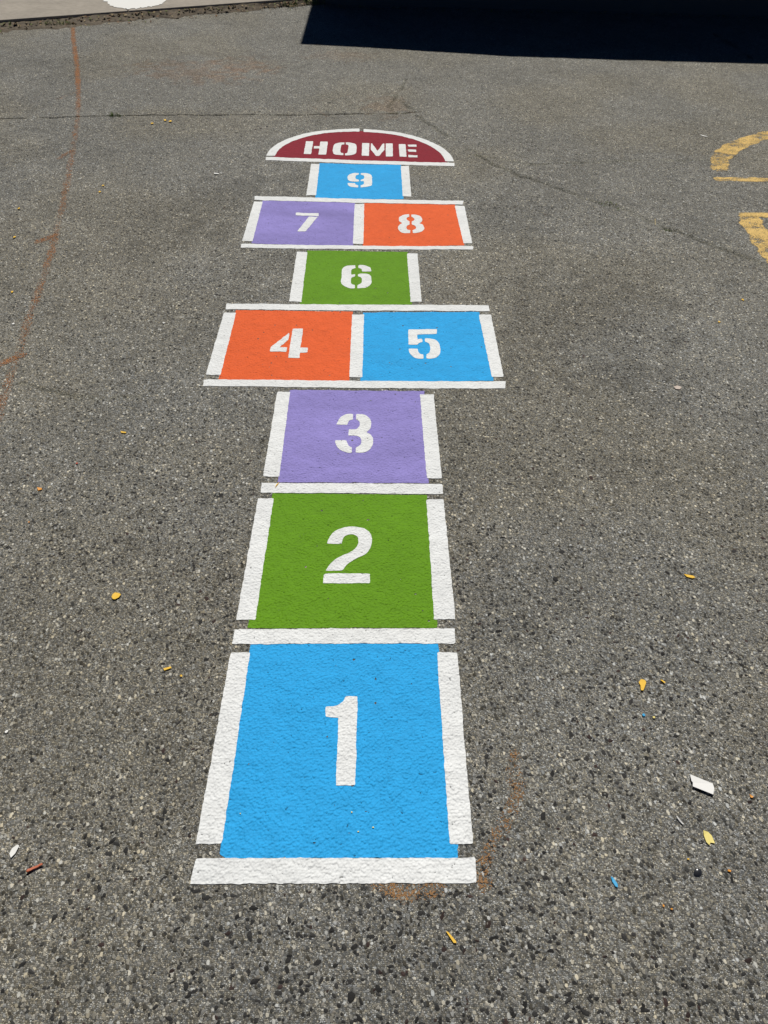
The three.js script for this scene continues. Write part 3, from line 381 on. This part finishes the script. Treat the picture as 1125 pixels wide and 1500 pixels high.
// ---------------------------------------------------------------- grass tufts
const grassMat = new THREE.MeshStandardMaterial({ vertexColors: true, roughness: 0.8, side: THREE.DoubleSide });
function tuft(x, z, rx, rz, blades, tall, seed, label, lean = 0.5) {
  const r = rng(seed), pos = [], col = [], idx = [];
  for (let k = 0; k < blades; k++) {
    const a = r() * 6.283, d = Math.sqrt(r()), bx = d * rx * Math.cos(a), bz = d * rz * Math.sin(a), h = tall * (0.45 + 0.55 * r()), dir = r() * 6.283, w = 0.0014 + 0.0014 * r(), bend = lean * h * (0.3 + r()), y0 = heightAt(x + bx, z + bz) - 0.004, n = pos.length / 3, cx = Math.cos(dir), cz = Math.sin(dir);
    for (let s = 0; s < 4; s++) { const t = s / 3, ww = w * (1 - t * t * 0.95), ox = bx + cx * bend * t * t, oz = bz + cz * bend * t * t, y = y0 + h * t * (1 - 0.25 * t); pos.push(ox - cz * ww, y, oz + cx * ww, ox + cz * ww, y, oz - cx * ww); }
    const q = r(), c = q < 0.18 ? [0.3, 0.25, 0.1] : [0.09 + 0.08 * q, 0.16 + 0.08 * q, 0.04]; for (let s = 0; s < 8; s++) col.push(...c);
    for (let s = 0; s < 3; s++) { const o = n + s * 2; idx.push(o, o + 1, o + 2, o + 2, o + 1, o + 3); }
  }
  const g = new THREE.BufferGeometry(); g.setAttribute('position', new THREE.Float32BufferAttribute(pos, 3)); g.setAttribute('color', new THREE.Float32BufferAttribute(col, 3)); g.setIndex(idx); g.computeVertexNormals();
  const m = tag(put(new THREE.Mesh(g, grassMat), 'grass_tuft'), label, 'grass tuft'); m.position.set(x, 0, z); return m;
}
tuft(-1.55, -4.505, 0.045, 0.022, 60, 0.035, 41, 'small green grass tuft growing from the long crack beside the orange line');
tuft(0.24, -4.7, 0.07, 0.012, 40, 0.014, 42, 'thin moss-like grass in the crack just beyond the HOME half-circle');
tuft(1.285, -3.275, 0.05, 0.03, 60, 0.016, 43, 'low green grass patch in the diagonal crack, the wider of two');
tuft(1.325, -3.215, 0.03, 0.025, 34, 0.015, 44, 'tiny grass sprig next to the wider grass patch in the diagonal crack');
tuft(1.515, -2.975, 0.025, 0.02, 34, 0.016, 45, 'lone low grass sprig in the diagonal crack nearest the yellow outline');
tuft(...wpt(-0.72, -0.05), 0.24, 0.05, 260, 0.06, 46, 'long mossy grass tuft at the walk edge beside the orange line start');
tuft(...wpt(-1.5, -0.06), 0.2, 0.04, 80, 0.04, 47, 'sparse grass at the walk edge short of the orange line');
tuft(...wpt(1.5, -0.03), 0.09, 0.05, 170, 0.07, 48, 'bushy grass tuft at the walk edge by the teal spill');
tuft(-0.57, -7.98, 0.12, 0.05, 240, 0.065, 49, 'bushy yellow-green grass at the corner of the dark building');

// ---------------------------------------------------------------- the building whose shade falls on the asphalt
{
  const b = new THREE.Group(); put(b, 'storage_building'); tag(b, 'dark board-clad building at the far edge casting the long shadow', 'building');
  b.position.set(-0.4, 0, -7.95);
  const hL = 1.515 * Math.tan(sunElevation), hR = 1.76 * Math.tan(sunElevation), W = 8.2, D = 4;
  const board = new THREE.MeshStandardMaterial({ color: new THREE.Color().setRGB(0.045, 0.04, 0.036), roughness: 0.85 }), footing = new THREE.MeshStandardMaterial({ color: new THREE.Color().setRGB(0.1, 0.095, 0.085), roughness: 0.95, bumpMap: concreteMap, bumpScale: 0.004 });
  const box = (w, h, d, x, y, z) => { const g = new THREE.BoxGeometry(w, h, d); g.translate(x, y, z); return g; };
  put(new THREE.Mesh(box(W - 0.02, 0.24, D - 0.02, W / 2, 0.06, -D / 2 - 0.005), footing), 'footing', b);
  const top = (x) => x < 1.75 ? lerp(hL, hR, x / 1.75) : lerp(hR, hR + 0.02, (x - 1.75) / (W - 1.75));
  const shape = new THREE.Shape([[0.03, 0.18], [W - 0.03, 0.18], [W - 0.03, top(W) - 0.03], [1.75, hR - 0.03], [0.03, hL - 0.03]].map(([x, y]) => new THREE.Vector2(x, y)));
  const core = new THREE.ExtrudeGeometry(shape, { depth: D - 0.06, bevelEnabled: false }); core.translate(0, 0, -D + 0.03); put(new THREE.Mesh(core, board), 'wall_core', b);
  let x = 0.1; const r = rng(3);
  while (x < W - 0.1) {                                         // upright cladding boards
    const w = Math.min(0.19, W - 0.1 - x), h0 = 0.15, s = new THREE.Shape([[x + 0.004, h0], [x + w - 0.004, h0], [x + w - 0.004, top(x + w) - 0.02], [x + 0.004, top(x) - 0.02]].map(([u, v]) => new THREE.Vector2(u, v)));
    const g = new THREE.ExtrudeGeometry(s, { depth: 0.02, bevelEnabled: true, bevelSize: 0.002, bevelThickness: 0.002, bevelSegments: 1 }); g.translate(0, 0, -0.028 + 0.003 * r()); put(new THREE.Mesh(g, board), 'cladding_board', b); x += w;
  }
  put(new THREE.Mesh(box(0.1, hL - 0.17, 0.1, 0.05, 0.15 + (hL - 0.17) / 2, -0.05), board), 'corner_post', b);
  const rs = new THREE.Shape([[0, hL - 0.03], [1.75, hR - 0.03], [W, top(W) - 0.03], [W, top(W) + 0.0], [1.75, hR], [0, hL]].map(([u, v]) => new THREE.Vector2(u, v)));
  const rg = new THREE.ExtrudeGeometry(rs, { depth: D, bevelEnabled: false }); rg.translate(0, 0, -D + 0.001); put(new THREE.Mesh(rg, board), 'roof', b);
}

// ---------------------------------------------------------------- litter: dried paint flakes, paper, sticks
const chipMat = {};
const chipColour = { yellow: [0.8, 0.48, 0.02], pale: [0.78, 0.66, 0.2], white: [0.78, 0.78, 0.75], blue: [0.03, 0.36, 0.68], red: [0.5, 0.06, 0.03], orange: [0.72, 0.3, 0.03], brick: [0.48, 0.13, 0.06], paper: [0.8, 0.8, 0.78], blush: [0.5, 0.42, 0.36] };
const chipM = (c) => chipMat[c] ??= new THREE.MeshStandardMaterial({ color: new THREE.Color().setRGB(...chipColour[c]), roughness: 0.6, bumpMap: concreteMap, bumpScale: 0.0003 });
function flake(name, label, category, colour, [x, z], pts, { thick = 0.0007, curl = 0.002, lift = 0.0025, group, turn = 0 } = {}) {
  // pts: outline in millimetres about the flake's middle (x right, z towards the viewer of the court's number side)
  const s = new THREE.Shape(pts.map(([a, b]) => new THREE.Vector2(a / 1000, -b / 1000)));
  let g = new THREE.ExtrudeGeometry(s, { depth: thick, bevelEnabled: true, bevelSize: 0.0002, bevelThickness: 0.0002, bevelSegments: 1, curveSegments: 4 });
  g.rotateX(-Math.PI / 2); const p = g.attributes.position; let R = 0; for (const [a, b] of pts) R = Math.max(R, Math.hypot(a, b) / 1000);
  for (let i = 0; i < p.count; i++) { const u = p.getX(i) / R, v = p.getZ(i) / R; p.setY(i, p.getY(i) + curl * (u * u * 0.6 + v * v * 0.4 + 0.4 * u * v)); }
  g.computeVertexNormals();
  const m = tag(put(new THREE.Mesh(g, chipM(colour)), name), label, category, group); m.position.set(x, heightAt(x, z) + lift - 0.0004, z); m.rotation.y = turn; return m;
}
const jag = (seed, rx, rz, n = 6) => { const r = rng(seed); rx *= 0.72; rz *= 0.6; return Array.from({ length: n }, (_, k) => { const a = (k + 0.6 * r()) / n * 6.283, q = 0.5 + 0.8 * r(); return [rx * q * Math.cos(a), rz * q * Math.sin(a)]; }); };
const turned = (pts, deg) => { const c = Math.cos(deg * rad), s = Math.sin(deg * rad); return pts.map(([a, b]) => [a * c + b * s, -a * s + b * c]); };
const F = 'paint_flake', K = 'paint flake';
flake('paper_scrap', 'torn rectangular white paper scrap lying on asphalt right of square 1', 'paper', 'paper', [0.782, -0.174], [[-22, -22], [21, -2], [21, 8], [14, 22], [-24, 4], [-21, -4], [-23, -8]], { thick: 0.0007, curl: 0.003, lift: 0.005 });
flake(F, 'curled sliver of white paint between the paper scrap and the pale yellow flake', K, 'white', [0.709, -0.098], [[-6, -9], [-3, -8], [3, 2], [6, 9], [3, 8], [-1, 1]], { curl: 0.004, lift: 0.003 });
flake(F, 'pale yellow torn paint flake on asphalt in front of the paper scrap', K, 'pale', [0.758, -0.063], [[-6, -15], [3, -12], [8, -5], [9, 6], [9, 11], [1, 9], [-3, 14], [-7, 8], [-8, -5]], { curl: 0.003 });
flake(F, 'large bright yellow paint flake with a tapered end beside a small sliver', K, 'yellow', [0.715, -0.417], [[0, -16], [9, -13], [10, -7], [3, 6], [-3, 15], [-8, 14], [-6, 2], [-8, -7]], { curl: 0.003 });
flake(F, 'small yellow sliver right next to the large tapered yellow flake', K, 'yellow', [0.766, -0.428], [[-5, -4], [0, -4], [6, 3], [3, 5]]);
flake(F, 'yellow oblong paint flake alone on asphalt beyond the tapered yellow flake', K, 'yellow', [0.931, -0.755], [[-14, -6], [-4, -5], [10, -1], [14, 6], [6, 8], [-8, 3]]);
flake(F, 'rounded deep yellow paint flake lying alone left of square 2', K, 'yellow', [-0.589, -0.675], [[-5, -10], [5, -9], [12, -4], [9, 6], [1, 12], [-5, 11], [-10, 4], [-9, -5]], { curl: 0.002 });
flake(F, 'slim yellow paint sliver left of the line between squares 1 and 2', K, 'yellow', [-0.414, -0.458], turned([[-9, -3], [8, -3], [9, 2], [-8, 3]], 20));
flake(F, 'crumb of yellow paint just nearer the court than the slim sliver', K, 'yellow', [-0.377, -0.437], jag(1, 5, 4));
flake(F, 'thin yellow stick-like paint sliver in front of the hopscotch', K, 'yellow', [0.219, 0.117], [[-9, -10], [-5, -9], [8, 6], [9, 9], [4, 9]], { curl: 0.001 });
flake(F, 'orange-yellow sliver stuck on the white line between squares 2 and 3', K, 'yellow', [-0.214, -1.102], [[6, -13], [2, -2], [-5, 13], [-2, 0]], { lift: 0.004, thick: 0.0008 });
flake(F, 'thin yellow sliver on asphalt left of the square numbered 3', K, 'yellow', [-0.732, -1.348], [[-11, -5], [8, -1], [9, 5], [-6, 3]]);
flake(F, 'red paint crumb on asphalt left of square 2', K, 'red', [-0.836, -1.192], jag(2, 5, 7));
flake(F, 'orange paint sliver left of the red paint crumb', K, 'orange', [-0.913, -1.076], [[-9, -6], [4, -4], [9, 3], [-2, 7]]);
flake(F, 'orange paint crumb in front of the orange sliver, far left of square 2', K, 'orange', [-0.898, -0.938], jag(3, 5, 5));
flake(F, 'small blue paint crumb on asphalt right of square 1', K, 'blue', [0.698, -0.339], jag(4, 5, 7));
flake(F, 'pale yellow crumb beside the small blue crumb', K, 'pale', [0.719, -0.334], jag(5, 4, 5));
flake(F, 'bright blue pointed paint flake on asphalt near the front right', K, 'blue', [0.544, 0.022], [[-5, -10], [0, -7], [5, 4], [4, 10], [0, 8], [-4, -1]], { curl: 0.002 });
for (const [x, z, i] of [[0.643, 0.07, 6], [0.629, 0.064, 7]]) flake(F, 'tiny amber paint crumb, one of a pair by dark pebbles right of the blue flake', K, 'orange', [x, z], jag(i, 4, 4), { group: 'pair of amber crumbs' });
flake(F, 'tiny yellow crumb in front of the pale yellow torn flake', K, 'yellow', [0.703, -0.022], jag(8, 3.5, 3));
flake(F, 'tiny orange crumb right of the glossy dark shard', K, 'orange', [0.779, 0.0], jag(9, 4, 4));
flake(F, 'mustard crumb right of the paper scrap', K, 'orange', [0.878, -0.15], jag(10, 5, 6));
flake(F, 'crumpled white paint flake with a split, left of square 1', K, 'white', [-0.629, -0.038], [[2, -12], [6, -10], [3, 4], [-2, 13], [-5, 9], [-8, 5], [-6, -5]], { curl: 0.005, lift: 0.003 });
flake(F, 'small white flake near the left of square 1, beyond the crumpled one', K, 'white', [-0.735, -0.294], jag(11, 5, 7));
flake(F, 'white sliver on asphalt left of the square numbered 9', K, 'white', [-0.771, -3.57], [[-14, -8], [13, -3], [14, 9], [-12, 4]]);
flake(F, 'pinkish pale flake on asphalt right of the square numbered 5', K, 'blush', [1.162, -1.636], [[-14, -4], [2, -12], [14, -2], [4, 12], [-10, 10]]);
flake(F, 'white sliver on asphalt near the curved yellow line', K, 'white', [2.139, -4.361], [[-18, -24], [14, 8], [18, 22], [-6, 4]], { lift: 0.004 });
flake(F, 'yellow flake on asphalt in front of the worn yellow outline', K, 'yellow', [1.637, -2.291], jag(12, 9, 12));
flake(F, 'yellow flake farther forward from the worn yellow outline', K, 'yellow', [1.471, -2.102], jag(13, 8, 10));
for (const [x, z, i] of [[-1.652, -3.068, 14], [-1.563, -2.752, 15]]) flake(F, 'yellow paint flake left of the orange sprayed line', K, 'yellow', [x, z], jag(i, 10, 17), { lift: 0.004, group: 'yellow flakes left of the orange line' });
flake(F, 'small yellow flake left of the orange line abreast of squares 4 and 5', K, 'yellow', [-1.4, -2.248], jag(19, 8, 12));
for (const [x, z, i] of [[-1.318, -3.289, 17], [-1.324, -3.371, 18]]) flake(F, 'yellow paint flake of a close pair right of the orange sprayed line', K, 'yellow', [x, z], jag(i, 10, 15), { lift: 0.004, group: 'pair of yellow flakes' });
for (const [x, z, i] of [[-1.215, -4.42, 20], [-1.18, -4.405, 21], [-1.28, -4.36, 22]]) flake(F, 'yellow flake in a little cluster just in front of the long crack', K, 'yellow', [x, z], jag(i, 14, 26), { lift: 0.005, group: 'yellow flakes by the long crack' });
flake(F, 'white crumb on asphalt left of the square numbered 4', K, 'white', [-0.741, -2.033], jag(23, 8, 11));
flake(F, 'white crumb on the orange sprayed line side, far left of square 4', K, 'white', [-1.313, -2.005], jag(24, 8, 12));
for (const [x, z, i] of [[0.031, -0.115, 25], [0.075, -0.083, 26], [-0.197, -0.112, 27], [0.045, -0.075, 28]]) flake(F, 'tiny pale yellow speck of dried paint on the blue square numbered 1', K, 'pale', [x, z], jag(i, 2.6, 2.6, 5), { lift: 0.0024, thick: 0.0006, curl: 0, group: 'specks on square 1' });
{ // brick-red stick and glossy dark shard
  const st = put(new THREE.Group(), 'broken_stick'); tag(st, 'short broken brick-red stick on asphalt left of square 1', 'stick'); st.position.set(-0.578, heightAt(-0.578, -0.007) + 0.0042, -0.007); st.rotation.y = 27 * rad;
  const g = new THREE.BoxGeometry(0.027, 0.003, 0.0042, 6, 1, 1), p = g.attributes.position; for (let i = 0; i < p.count; i++) { const x = p.getX(i); p.setY(i, p.getY(i) * (1 - 8 * Math.max(0, x)) + 6 * x * x); p.setZ(i, p.getZ(i) * (1 - 12 * x) + 0.0004 * Math.sin(x * 500)); } g.computeVertexNormals(); put(new THREE.Mesh(g, chipM('brick')), 'shaft', st);
  const e = new THREE.IcosahedronGeometry(0.003, 1); e.scale(1.3, 0.8, 1); e.translate(-0.013, 0.001, 0.0008); put(new THREE.Mesh(e, chipM('brick')), 'splintered_end', st);
  const sh = new THREE.SphereGeometry(0.009, 18, 8, 0, Math.PI * 2, 0, 0.9), sp = sh.attributes.position; for (let i = 0; i < sp.count; i++) sp.setXYZ(i, sp.getX(i) * 1.25, (sp.getY(i) - 0.0056) * 0.8, sp.getZ(i) * (1 + 10 * sp.getX(i))); sh.computeVertexNormals();
  const m = tag(put(new THREE.Mesh(sh, new THREE.MeshPhysicalMaterial({ color: new THREE.Color().setRGB(0.03, 0.032, 0.036), roughness: 0.28, clearcoat: 0.6, clearcoatRoughness: 0.2, side: THREE.DoubleSide })), 'dark_shard'), 'glossy dark curved shard on asphalt at front right', 'shard'); m.position.set(0.714, heightAt(0.714, 0.004) + 0.0035, 0.004); m.rotation.set(0.25, 0.7, 0.1);
  const straw = new THREE.CylinderGeometry(0.0016, 0.0016, 0.075, 6); straw.rotateX(Math.PI / 2);
  const w = tag(put(new THREE.Mesh(straw, new THREE.MeshStandardMaterial({ color: new THREE.Color().setRGB(0.5, 0.4, 0.2), roughness: 0.8 })), 'dry_straw'), 'single dry straw lying across the diagonal crack', 'straw'); w.position.set(1.475, heightAt(1.475, -3.06) + 0.004, -3.06); w.rotation.y = -0.25;
}

renderer.render(scene, camera);
